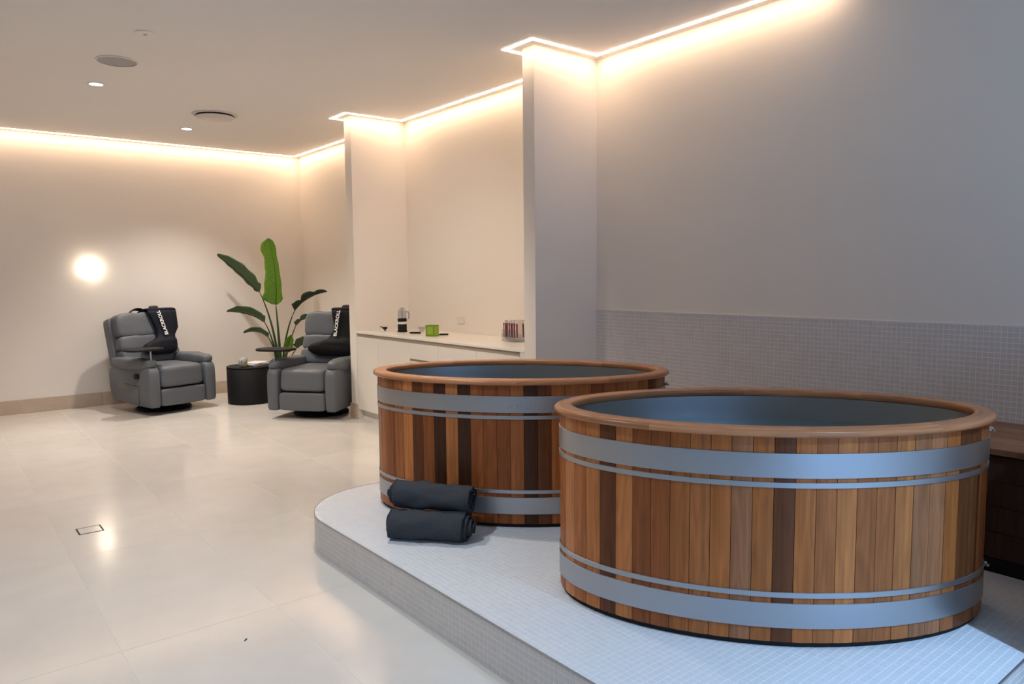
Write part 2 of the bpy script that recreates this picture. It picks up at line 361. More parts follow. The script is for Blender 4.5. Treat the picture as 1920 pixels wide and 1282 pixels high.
# ------------------------------------------------------------------ mosaic platform and tiled dado
def rounded_outline(x0, y0, y1, r, x1, step):
    """plan path: near right end -> front edge -> rounded far corner -> far edge to the wall"""
    pts = []
    def seg(a, b):
        n = max(1, int(math.hypot(b[0] - a[0], b[1] - a[1]) / step))
        for i in range(n): pts.append((a[0] + (b[0] - a[0]) * i / n, a[1] + (b[1] - a[1]) * i / n))
    seg((x1, y0), (x0, y0)); seg((x0, y0), (x0, y1 - r))
    n = max(1, int(r * PI / 2 / step))
    for i in range(n):
        a = PI - (PI / 2) * i / n; pts.append((x0 + r + r * math.cos(a), y1 - r + r * math.sin(a)))
    seg((x0 + r, y1), (x1, y1)); pts.append((x1, y1)); return pts
PT = 0.025                                    # mosaic pitch
def prism(path, z0, z1):
    n = len(path); vs = [(x, y, z0) for x, y in path] + [(x, y, z1) for x, y in path]
    fs = [list(range(n))[::-1] if False else list(range(n)), [n + i for i in range(n)][::-1]]
    fs += [(i, i + n, (i + 1) % n + n, (i + 1) % n) for i in range(n)]
    return MB().add(vs, [tuple(f) for f in fs])
TT = 0.004; RL = 0.0007; TG = 0.0014                        # tile relief, half joint
path = rounded_outline(PX, PY0, PY1, PR, W - 0.001, PT)
inner = rounded_outline(PX + RL, PY0 + RL, PY1 - RL, PR - RL, W - 0.001, PT)
platform = struct('platform', prism(inner, 0.0, HP - TT), M['mosaic_grout'], 'low mosaic-tiled platform with a rounded far corner under the two tubs')
topbed = prism(rounded_outline(PX + 0.003, PY0 + 0.003, PY1 - 0.003, PR - 0.003, W - 0.001, PT), HP - TT, HP - RL).build('grout_bed', M['mosaic_grout_top'], platform)
edge = MB()
op = [p for p in path]
for z0, z1 in ((HP - 0.006, HP + 0.0008),):
    n = len(op); inn = rounded_outline(PX + 0.004, PY0 + 0.004, PY1 - 0.004, PR - 0.004, W - 0.001, PT); out = rounded_outline(PX - 0.0012, PY0 - 0.0012, PY1 + 0.0012, PR + 0.0012, W - 0.001, PT)
    k = min(len(inn), len(out)); vs = []
    for i in range(k): vs += [(*out[i], z0), (*out[i], z1), (*inn[i], z1), (*inn[i], z0)]
    edge.add(vs, [(4 * i + a, 4 * i + (a + 1) % 4, 4 * i + 4 + (a + 1) % 4, 4 * i + 4 + a) for i in range(k - 1) for a in range(4)])
edge.build('edge_trim', M['trim'], platform)

cz = Vector((0, 0, 1.4))
def in_view(p, marg=0.0):
    d = Vector(p) - cz; z = d.dot(fw)
    if z < 0.2: return False
    u, v = 1376.5 * d.dot(rt) / z, 1376.5 * d.dot(up) / z
    return abs(u) < 960 + marg and abs(v) < 641 + marg
TUBS = [((2.479, 3.028), 0.785), ((2.451, 1.532), 0.785)]
TA, TB, TH, TE = 0.433, 0.771, 0.728, 1.9
def under_tub(x, y):
    for (c, th) in TUBS:
        dx, dy = x - c[0], y - c[1]; u = dx * math.cos(th) + dy * math.sin(th); v = -dx * math.sin(th) + dy * math.cos(th)
        if (abs(u) / (TA - 0.06)) ** 2 + (abs(v) / (TB - 0.06)) ** 2 < 1: return True
    return False
def tile_mesh(name, mat):                       # one little tile: face towards +z, 12 triangles less its back
    h = PT / 2 - TG; c = 0.0005
    vs = [(-h, -h, -TT), (h, -h, -TT), (h, h, -TT), (-h, h, -TT), (-h + c, -h + c, 0), (h - c, -h + c, 0), (h - c, h - c, 0), (-h + c, h - c, 0)]
    fs = [(4, 5, 6, 7), (0, 1, 5, 4), (1, 2, 6, 5), (2, 3, 7, 6), (3, 0, 4, 7)]
    return vs, fs
tvs, tfs = tile_mesh('tile', None)
def place_tiles(slots, mat, parent, nsingle):
    """slots: (pos, R 3x3). Those showing largest become parts, the rest one 'stuff' part."""
    vis = []
    for k, (p, R) in enumerate(slots):
        d = (p - cz); z = d.dot(fw); nrm = R.col[2]; f_ = -(nrm.dot(d.normalized()))
        vis.append((f_ / (d.length ** 2) if in_view(p, -4) and f_ > 0 else 0, k))
    vis.sort(reverse=True); single = [k for s_, k in vis[:nsingle] if s_ > 0]; ss = set(single)
    me = bpy.data.meshes.new('tile'); me.from_pydata(tvs, [], tfs); me.update(); me.materials.append(mat)
    for k in single:
        p, R = slots[k]; o = link(me, 'tile', parent); o.matrix_local = Matrix.Translation(p) @ R.to_4x4() @ Matrix.Rotation(random.uniform(-.012, .012), 4, 'X')
    mb = MB(); V = [Vector(v) for v in tvs]
    for k, (p, R) in enumerate(slots):
        if k in ss: continue
        mb.add([R @ v + p for v in V], tfs)
    o = mb.build('mosaic', mat, parent); o['kind'] = 'stuff'; return o
I3 = Matrix.Identity(3)
slots = []
def inside_platform(x, y):
    if x < PX + 0.012 or y < PY0 + 0.012 or y > PY1 - 0.012 or x > W - 0.012: return False
    if x < PX + PR and y > PY1 - PR: return math.hypot(x - PX - PR, y - PY1 + PR) < PR - 0.013
    return True
ny = int((PY1 - PY0) / PT); nx = int((W - PX) / PT)
for i in range(nx):
    for j in range(ny + 1):
        x, y = PX + 0.004 + PT * (i + .5), PY0 + 0.004 + PT * (j + .5)
        if inside_platform(x, y) and not under_tub(x, y): slots.append((Vector((x, y, HP)), I3))
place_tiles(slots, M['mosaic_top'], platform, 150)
slots = []
for i in range(len(path) - 1):
    a, b = Vector((*path[i], 0)), Vector((*path[i + 1], 0)); t = (b - a)
    if t.length < PT * 0.6: continue
    t.normalize(); nrm = Vector((-t.y, t.x, 0)) if True else None
    c = (a + b) / 2; ctr = Vector((2.6, 2.3, 0))
    if nrm.dot(c - ctr) < 0: nrm = -nrm
    xx = Vector((0, 0, 1)).cross(nrm); R = Matrix((xx, Vector((0, 0, 1)), nrm)).transposed()
    for k in range(7): slots.append((Vector((c.x, c.y, 0.004 + PT * (k + .5))), R))
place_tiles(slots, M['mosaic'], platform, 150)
# dado on the right wall
DZ = 1.155
dado = struct('trim_3', MB().box((W - 0.0098, 0.69, HP), (W - 0.0005, FA[0], DZ - 0.006)), M['mosaic_grout'], 'grey mosaic dado along the wall behind the tubs')
slots = []; R = Matrix((Vector((0, -1, 0)), Vector((0, 0, 1)), Vector((-1, 0, 0)))).transposed()
for i in range(int((FA[0] - 0.69) / PT)):
    for k in range(int((DZ - 0.012 - HP) / PT)): slots.append((Vector((W - 0.0105, FA[0] - 0.006 - PT * (i + .5), DZ - 0.009 - PT * (k + .5))), R))
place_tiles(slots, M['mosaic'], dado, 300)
MB().box((W - 0.013, 0.69, DZ - 0.007), (W - 0.0005, FA[0], DZ), 0.001).build('cap_trim', M['whitetrim'], dado)

# ------------------------------------------------------------------ ceiling light strip
S, SW = 0.087, 0.030
sp = [(XL + 0.01, L - S), (W - S, L - S), (W - S, FB[1] + S), (W - FD - S, FB[1] + S), (W - FD - S, FB[0] - S), (W - S, FB[0] - S), (W - S, FA[1] + S),
      (W - FD - S, FA[1] + S), (W - FD - S, FA[0] - S), (W - S, FA[0] - S), (W - S, 2.05)]
strip = thing('light_strip', 'continuous warm glowing light strip edging the ceiling along the far and right walls', 'light', (0, 0, 0))
def off_path(d):
    out = []
    for i, p in enumerate(sp):
        a = Vector(sp[i]) - Vector(sp[i - 1]) if i else None; b = Vector(sp[i + 1]) - Vector(p) if i < len(sp) - 1 else None
        n1 = Vector((-a.y, a.x)).normalized() if a else None; n2 = Vector((-b.y, b.x)).normalized() if b else None
        if n1 is None: m_ = n2
        elif n2 is None: m_ = n1
        else: m_ = (n1 + n2) / max(0.3, (1 + n1.dot(n2)))
        out.append(Vector(p) + m_ * d)
    return out
oa, ob = off_path(SW / 2), off_path(-SW / 2)
for i in range(len(sp) - 1):
    q = [oa[i], oa[i + 1], ob[i + 1], ob[i]]
    z0, z1 = ZC - 0.004, ZC - 0.0005
    MB().add([(p.x, p.y, z0) for p in q] + [(p.x, p.y, z1) for p in q], [(0, 1, 2, 3), (7, 6, 5, 4), (0, 4, 5, 1), (1, 5, 6, 2), (2, 6, 7, 3), (3, 7, 4, 0)]).build('diffuser', M['strip'], strip)

# ------------------------------------------------------------------ tubs
def tub_curve(N_):
    """superellipse outline resampled to equal arc length: points and outward normals"""
    m = 4000; P = []
    for i in range(m):
        t = 2 * PI * i / m; c, s_ = math.cos(t), math.sin(t)
        P.append(Vector((TA * math.copysign(abs(c) ** (2 / TE), c), TB * math.copysign(abs(s_) ** (2 / TE), s_))))
    cum = [0.0]
    for i in range(m): cum.append(cum[-1] + (P[(i + 1) % m] - P[i]).length)
    tot = cum[-1]; pts = []; k = 0
    for i in range(N_):
        s_ = tot * i / N_
        while cum[k + 1] < s_: k += 1
        f = (s_ - cum[k]) / max(1e-9, cum[k + 1] - cum[k]); pts.append(P[k].lerp(P[(k + 1) % m], f))
    nr = []
    for i in range(N_):
        t = pts[(i + 2) % N_] - pts[i - 2]; nr.append(Vector((t.y, -t.x)).normalized())
    return pts, nr, tot
NS = 58; NSUB = 4
CP, CN, TOT = tub_curve(NS * NSUB)
NC = NS * NSUB
def ring(prof, i0, i1, closed=False, uvs=1.0):
    """sweep a closed profile [(offset, z)...] along the tub outline from sample i0 to i1"""
    m = len(prof); vs = []; uv = []; idx = range(i0, i1 + 1) if not closed else range(i0, i1)
    acc = [0.0]
    for a, b in zip(prof, prof[1:]): acc.append(acc[-1] + math.hypot(b[0] - a[0], b[1] - a[1]))
    for c_, i in enumerate(idx):
        p, n = CP[i % NC], CN[i % NC]
        for k, (o, z) in enumerate(prof): vs.append((p.x + n.x * o, p.y + n.y * o, z)); uv.append((acc[k], TOT * c_ / NC))
    cnt = len(list(idx)); fs = []
    for a in range(cnt if closed else cnt - 1):
        b = (a + 1) % cnt
        for k in range(m): fs.append((a * m + k, b * m + k, b * m + (k + 1) % m, a * m + (k + 1) % m))
    if not closed: fs.append(tuple(range(m))); fs.append(tuple((cnt - 1) * m + k for k in range(m))[::-1])
    return vs, fs, uv
LT, PEACH, MID, MIDR, DK, OR, PK, GR, VDK = (0.42, 0.172, 0.078), (0.48, 0.215, 0.115), (0.31, 0.120, 0.054), (0.245, 0.082, 0.035), (0.115, 0.042, 0.019), (0.345, 0.128, 0.050), (0.33, 0.140, 0.075), (0.29, 0.135, 0.088), (0.052, 0.021, 0.013)
SEQ2 = [MID, PEACH, MID, LT, DK, LT, MIDR, MIDR, OR, MID, OR, GR, OR, DK, OR, MID, LT, MID, MID, LT, GR, GR, OR, DK, DK, MID]
SEQ1 = [MID, OR, MIDR, MID, LT, DK, MIDR, VDK, LT, VDK, MIDR, MIDR, MIDR, MID, VDK, DK, OR, MID]
def make_tub(loc, th, seq, start, label, seed):
    rnd = random.Random(seed); pal = [LT, MID, MIDR, DK, OR, PK, GR, MID, OR]
    t = thing('cold_plunge_tub', label, 'tub', (loc[0], loc[1], HP), th, 'oval timber tubs on the platform')
    tag(t, label)
    MB().add(*ring([(-0.050, 0.0), (-0.012, 0.0), (-0.012, 0.022), (-0.050, 0.022)], 0, NC, True)).build('base_ring', M['blackrub'], t, False)
    for i in range(NS):
        k = (i - start) % NS                      # k runs left to right across the visible front
        col = seq[k] if k < len(seq) else rnd.choice(pal)
        vf = rnd.uniform(0.90, 1.10); col = tuple(c * vf * f for c, f in zip(col, (1.26, 1.05, 0.66)))
        a = i * NSUB; vs = []; uv = []; g = 0.0009; pr = rnd.uniform(0, 0.0008)
        for z in (0.020, TH - 0.0285):
            for q in range(NSUB + 1):
                p, n = CP[(a + q) % NC], CN[(a + q) % NC]; tt = (CP[(a + NSUB) % NC] - CP[a]).normalized()
                sh = g if q == 0 else (-g if q == NSUB else 0); o = pr - (0.0016 if q in (0, NSUB) else 0)
                vs.append((p.x + n.x * o + tt.x * sh, p.y + n.y * o + tt.y * sh, z)); uv.append((q / NSUB * TOT / NS, z))
            for q in (NSUB, 0):
                p, n = CP[(a + q) % NC], CN[(a + q) % NC]; vs.append((p.x - n.x * 0.040, p.y - n.y * 0.040, z)); uv.append((q / NSUB * TOT / NS + .02, z))
        m = NSUB + 3; fs = [(q, (q + 1) % m, (q + 1) % m + m, q + m) for q in range(m)] + [tuple(range(m))[::-1], tuple(m + q for q in range(m))]
        MB().add(vs, fs, uv).build('stave', M['wood'], t, False, col)
    hoops = []
    for z0, z1 in ((0.566, 0.648), (0.534, 0.553), (0.170, 0.189), (0.068, 0.152)):
        vs, fs, uv = ring([(0.0011, z0), (0.0040, z0 + 0.001), (0.0040, z1 - 0.001), (0.0011, z1)], 0, NC, True)
        uv = [(y, x_) for x_, y in uv]
        o = MB().add(vs, fs, uv).build('hoop', M['hoop'], t); angle_smooth(o, 35); hoops.append(o)
    # bolts that draw the hoops tight, at the end of the oval nearest the bench
    for z in (0.657, 0.160):
        e = MB()
        q = int(NC * 0.745); p, n = CP[q], CN[q]; tg = Vector((-n.y, n.x))
        e.box((p.x - 0.012, p.y - 0.022, z - 0.012), (p.x + 0.012, p.y - 0.002, z + 0.004), 0.003)
        e.tube([(p.x - 0.030, p.y - 0.014, z - 0.003), (p.x + 0.030, p.y - 0.014, z - 0.003)], 0.005, 8)
        e.tube([(p.x + 0.020, p.y - 0.014, z - 0.003), (p.x + 0.032, p.y - 0.014, z - 0.003)], 0.009, 6)
        e.build('tension_bolt', M['chrome'], t)
    # liner
    LZ = 0.10; z1 = TH - 0.029
    vs, fs, uv = ring([(-0.0455, LZ), (-0.0455, z1), (-0.042, z1), (-0.042, LZ)], 0, NC, True)
    uv = [(y, x_) for x_, y in uv]
    mb = MB().add(vs, fs, uv)
    mb.add([(CP[i].x - CN[i].x * 0.044, CP[i].y - CN[i].y * 0.044, LZ) for i in range(NC)], [tuple(range(NC))])
    angle_smooth(mb.build('steel_liner', M['steel'], t), 40)
    mb = MB(); WZ = 0.606
    mb.add([(CP[i].x - CN[i].x * 0.046, CP[i].y - CN[i].y * 0.046, WZ) for i in range(NC)], [tuple(range(NC))])
    mb.build('water', M['water'], t)
    # bull-nosed rim in eight lengths
    prof = [(-0.047, TH - 0.026), (-0.048, TH - 0.008), (-0.045, TH - 0.002), (-0.038, TH), (0.006, TH), (0.015, TH - 0.003), (0.021, TH - 0.008), (0.0235, TH - 0.015), (0.021, TH - 0.022), (0.014, TH - 0.027), (0.003, TH - 0.029), (-0.044, TH - 0.0285)]
    cuts = [0, 27, 58, 88, 118, 145, 174, 203, NC]
    cols = [(0.50, 0.205, 0.088), (0.54, 0.225, 0.098), (0.50, 0.21, 0.092), (0.56, 0.24, 0.108), (0.52, 0.215, 0.092), (0.48, 0.195, 0.085), (0.51, 0.21, 0.094), (0.54, 0.23, 0.102)]
    for a, b, c in zip(cuts, cuts[1:], cols):
        o = MB().add(*ring(prof, a, b)).build('rim_segment', M['woodrim'], t, False, c); angle_smooth(o, 50)
    return t, hoops
tub_far, hf = make_tub(TUBS[0][0], TUBS[0][1], SEQ1, 16, 'far oval cedar tub with grey hoops, behind the rolled towels', 11)
tub_near, hn = make_tub(TUBS[1][0], TUBS[1][1], SEQ2, 15, 'nearest oval cedar tub with grey hoops, beside the timber box', 23)

M['stamp'] = brushed('worn_stamp', (0.36, 0.375, 0.40), 0.46)
mb = MB()
def hoop_pt(i, o):
    k = int(math.floor(i)); f = i - k; p = CP[k % NC].lerp(CP[(k + 1) % NC], f); n = CN[k % NC]; return p.x + n.x * o, p.y + n.y * o
for (i0, i1, z0, z1) in ((115.2, 115.45, 0.583, 0.604), (115.9, 116.1, 0.588, 0.604), (116.45, 116.7, 0.588, 0.606), (117.4, 119.6, 0.603, 0.606), (118.1, 118.3, 0.583, 0.603), (119.0, 119.6, 0.592, 0.595), (120.5, 120.75, 0.584, 0.606), (120.75, 121.4, 0.583, 0.586), (121.9, 122.1, 0.584, 0.604)):
    vs = [(*hoop_pt(i, o), z) for o in (0.0038, 0.0043) for (i, z) in ((i0, z0), (i1, z0), (i1, z1), (i0, z1))]
    mb.add(vs, [(4, 5, 6, 7), (0, 1, 5, 4), (1, 2, 6, 5), (2, 3, 7, 6), (3, 0, 4, 7)])
o = mb.build('worn_stamp', M['stamp'], hf[0]); tag(o, 'faint worn maker stamp', kind='stuff')

# ------------------------------------------------------------------ timber box at the right of the near tub
bx = thing('timber_box', 'low dark timber box with a cedar board top between near tub and tiled wall', 'box', (3.32, 0.735, HP))
bw, bl, bh = W - 0.013 - 3.32, 0.50, 0.515
MB().box((0.012, 0.012, 0.0), (bw - 0.002, bl - 0.012, 0.06)).build('plinth', M['black'], bx)
nb = 4
for i in range(nb):
    MB().box((0.010, 0.004 + 0.0, 0.062 + i * 0.105), (0.030, bl - 0.004, 0.062 + (i + 1) * 0.105 - 0.002), 0.002).build('front_board', M['darkwood'], bx, False, (0.055, 0.026, 0.016))
    for y in (0.004, bl - 0.022): MB().box((0.031, y, 0.062 + i * 0.105), (bw - 0.004, y + 0.018, 0.062 + (i + 1) * 0.105 - 0.002), 0.002).build('side_board', M['darkwood'], bx, False, (0.055, 0.026, 0.016))
for i in range(5):
    w_ = (bw + 0.012) / 5
    mb = MB(); x0 = -0.012 + i * w_; mb.box((x0 + 0.001, -0.006, bh - 0.028), (x0 + w_ - 0.001, bl + 0.006, bh), 0.003)
    mb.uv = [(p[0], p[1]) for p in mb.v]
    mb.build('top_board', M['wood'], bx, False, [(0.26, 0.12, 0.058), (0.30, 0.145, 0.07), (0.24, 0.105, 0.05), (0.29, 0.14, 0.065), (0.25, 0.11, 0.055)][i])

# ------------------------------------------------------------------ rolled towels
def towel_roll(name, label, loc, ang, length, R0, tele_r, tele_l, seed, tilt=0.0, squash=0.93):
    turns = 3.6; r0 = 0.016; nth = int(turns * 22); nax = 26; th = 0.0052; pitch = (R0 - r0) / turns
    rnd = random.Random(seed); off = rnd.random() * 20; phase = 0.9 if seed % 2 else 2.2
    def pos(k, j, side):
        f = k / nth; a = phase + f * turns * 2 * PI; r = r0 + (R0 - r0) * f
        lo = -length / 2 - tele_l * (1 - f) + 0.006 * noise.noise(Vector((f * 9, off, 1.0))); hi = length / 2 + tele_r * (1 - f) + 0.006 * noise.noise(Vector((f * 9, off, 7.0)))
        x = lo + (hi - lo) * j / nax; u = Vector((x * 7, math.cos(a) * 1.6 + off, math.sin(a) * 1.6))
        amp = 0.013 if f > 0.7 else 0.002
        r2 = r + side * th * (0.9 if f < 0.95 else 0.9) + amp * noise.noise(u * 1.9) + (0.0060 * noise.noise(Vector((x * 26, a * 2.4, off))) + 0.0055 * noise.noise(Vector((x * 14 + a * 1.2, a * 3.2, off))) if f > 0.7 else 0)
        y, z = r2 * math.cos(a), r2 * math.sin(a) * squash
        zmin = -R0 * squash * 0.93
        if z < zmin: z = zmin + (z - zmin) * 0.1
        return (x, y, z)
    vs = []; n1 = nax + 1
    for side in (-1, 1):
        for k in range(nth + 1):
            for j in range(n1): vs.append(pos(k, j, side))
    B = (nth + 1) * n1; fs = []
    for k in range(nth):
        for j in range(nax):
            q = (k * n1 + j, k * n1 + j + 1, (k + 1) * n1 + j + 1, (k + 1) * n1 + j); fs.append(q); fs.append(tuple(i + B for i in q[::-1]))
        for j in (0, nax): q = (k * n1 + j, (k + 1) * n1 + j, (k + 1) * n1 + j + B, k * n1 + j + B); fs.append(q if j else q[::-1])
    for k in (0, nth):
        for j in range(nax): q = (k * n1 + j, k * n1 + j + 1, k * n1 + j + 1 + B, k * n1 + j + B); fs.append(q if k else q[::-1])
    zb = min(v[2] for v in vs)
    t = thing(name, label, 'towel', loc, ang); t.rotation_euler = (0, tilt, ang)
    mb = MB().add([(x, y, z - zb) for x, y, z in vs], fs); mb.build('terry_roll', M['towel'], t, True)
    for j, sg in ((0, -1), (nax, 1)):
        k0 = nth - 26
        pts = []
        for k in range(k0, nth + 1):
            p = pos(k, j, 1); pts.append((p[0] - sg * 0.006, p[1], p[2] - zb + 0.0008))
        MB().tube(pts, 0.0022, 6).build('hem', M['towelhem'], t, True)
    return t
TG_ = 'rolled towels on the platform'
towel_roll('rolled_towel', 'rolled charcoal towel lying on the platform, lower of the two', (1.783, 2.858, HP + 0.001), -0.86, 0.355, 0.075, 0.055, 0.012, 3)
towel_roll('rolled_towel', 'rolled charcoal towel lying on top of the other rolled towel', (1.846, 2.898, HP + 0.1195), -0.92, 0.375, 0.072, 0.004, 0.045, 8, 0.03)
for o in C.objects:
    if o.name.startswith('rolled_towel'): o['group'] = TG_

# ------------------------------------------------------------------ recliners
def curve_pts(a, b, n, f): return [tuple(a[i] + (b[i] - a[i]) * k / n + f(k / n)[i] for i in range(3)) for k in range(n + 1)]
def side_profile(x0, x1, ybot):
    """arm panel: rounded front, lifted rounded rear"""
    prof = [(0.015, 0.085), (0.0, 0.11), (-0.004, 0.30), (0.0, 0.44), (0.015, 0.487), (0.05, 0.510), (0.40, 0.500), (0.76, 0.485), (0.815, 0.46), (0.83, 0.40), (0.825, 0.24), (0.80, 0.165), (0.74, 0.125), (0.45, 0.095)]
    n = len(prof); vs = []; e = 0.022
    cy = sum(p[0] for p in prof) / n; cz_ = sum(p[1] for p in prof) / n
    rings = []
    for (x, sh) in ((x0, e), (x0 + 0.008, 0.008), (x0 + 0.022, 0), (x1 - 0.022, 0), (x1 - 0.008, 0.008), (x1, e)):
        rings.append([(x, y - math.copysign(min(sh, abs(y - cy) * .5), y - cy), z - math.copysign(min(sh, abs(z - cz_) * .5), z - cz_)) for y, z in prof])
    return rings
def make_recliner(label, loc, rz, group, base_z=0.0):
    t = thing('recliner', label, 'armchair', (loc[0], loc[1], 0), rz, group)
    b = MB(); b.lathe([(0.05, 0.0), (0.27, 0.0), (0.285, 0.012), (0.27, 0.03), (0.10, 0.045), (0.08, 0.10), (0.05, 0.10)], (0, 0.42, 0), 28); b.box((-0.24, 0.10, 0.085), (0.24, 0.70, 0.115))
    b.build('swivel_base', M['black'], t)
    for s_, x0, x1 in ((-1, -0.378, -0.256), (1, 0.256, 0.378)):
        o = MB().loft(side_profile(x0, x1, 0)).build('side_panel', M['leather'], t); angle_smooth(o, 62)
        p = MB().puff((s_ * 0.318, 0.405, 0.533), (0.172, 0.74, 0.125), 3.4, 10, Matrix.Rotation(-0.02, 3, 'X'), 0.030, 4 + s_)
        p.build('arm_pad', M['leather'], t, True)
    # pocket stitched on the outer left side, recline lever
    pk = MB(); pk.tube([(-0.3795, 0.22, 0.30), (-0.3795, 0.215, 0.11)], 0.002, 5); pk.tube([(-0.3795, 0.22, 0.30), (-0.3795, 0.52, 0.315)], 0.002, 5); pk.build('pocket_seam', M['seam'], t)
    lv = MB().puff((-0.388, 0.235, 0.405), (0.030, 0.085, 0.060), 3, 5); lv.tube([(-0.372, 0.235, 0.405), (-0.392, 0.235, 0.405)], 0.02, 8); tag(lv.build('recline_lever', M['black'], t, True), 'black oval recline lever')
    MB().puff((0, 0.315, 0.392), (0.505, 0.625, 0.236), 7, 12, None, 0.010, 2).build('seat_cushion', M['leather'], t, True)
    MB().puff((0, 0.075, 0.178), (0.505, 0.150, 0.184), 9, 8, None, 0.004, 3).build('footrest_panel', M['leather'], t, True)
    MB().box((-0.25, 0.06, 0.10), (0.25, 0.60, 0.30)).build('inner_frame', M['seam'], t)
    # reclined backrest: shell and three stitched rolls
    ti = 0.25; R = Matrix.Rotation(-ti, 3, 'X')
    def bp(x, d, h): return Vector((x, 0.600, 0.43)) + R @ Vector((0, d, h))
    c = bp(0, 0.145, 0.315); MB().puff(c, (0.710, 0.13, 0.60), 14, 10, R).build('back_shell', M['leather'], t, True)
    for (h, hh, d, th, wd) in ((0.500, 0.275, 0.050, 0.175, 0.655), (0.298, 0.170, 0.045, 0.170, 0.650), (0.150, 0.180, 0.035, 0.185, 0.650)):
        MB().puff(bp(0, d, h), (wd, th, hh), 5.6, 12, R, 0.014, int(h * 10)).build('back_roll', M['leather'], t, True)
    # swing tray on a post at the left arm
    tr = thing_part('swing_tray', t)
    MB().tube([(-0.318, 0.060, 0.50), (-0.318, 0.060, 0.680)], 0.0075, 10).build('tray_post', M['chrome'], tr)
    mb = MB(); vs = []
    ra, rb = 0.195, 0.14
    prof = [(0.93, 0.0), (1.0, 0.006), (1.0, 0.018), (0.97, 0.024), (0.90, 0.018)]
    n = 40
    for k in range(n):
        a = 2 * PI * k / n; cx_, sy_ = math.copysign(abs(math.cos(a)) ** .7, math.cos(a)), math.copysign(abs(math.sin(a)) ** .7, math.sin(a))
        for (f, z) in prof: vs.append((-0.345 + ra * f * cx_, 0.150 + rb * f * sy_, 0.676 + z))
    m = len(prof); fs = [(k * m + q, ((k + 1) % n) * m + q, ((k + 1) % n) * m + q + 1, k * m + q + 1) for k in range(n) for q in range(m - 1)]
    fs += [tuple(k * m for k in range(n))[::-1], tuple(k * m + m - 1 for k in range(n))]
    mb.add(vs, fs).build('tray_top', M['black'], tr)
    return t, bp, R
def thing_part(name, parent):
    o = bpy.data.objects.new(name, None); C.objects.link(o); o.parent = parent; o.empty_display_size = 0.03; return o
R1 = ((2.136, 8.231), math.radians(16.36)); R2 = ((2.885, 6.945), math.radians(-51.66))
chair1, bp1, RM = make_recliner('grey leather recliner against the far wall, left of the round black table', *R1, 'grey leather recliners')
chair2, bp2, _ = make_recliner('grey leather recliner beside the wall fin, right of the round black table', *R2, 'grey leather recliners')

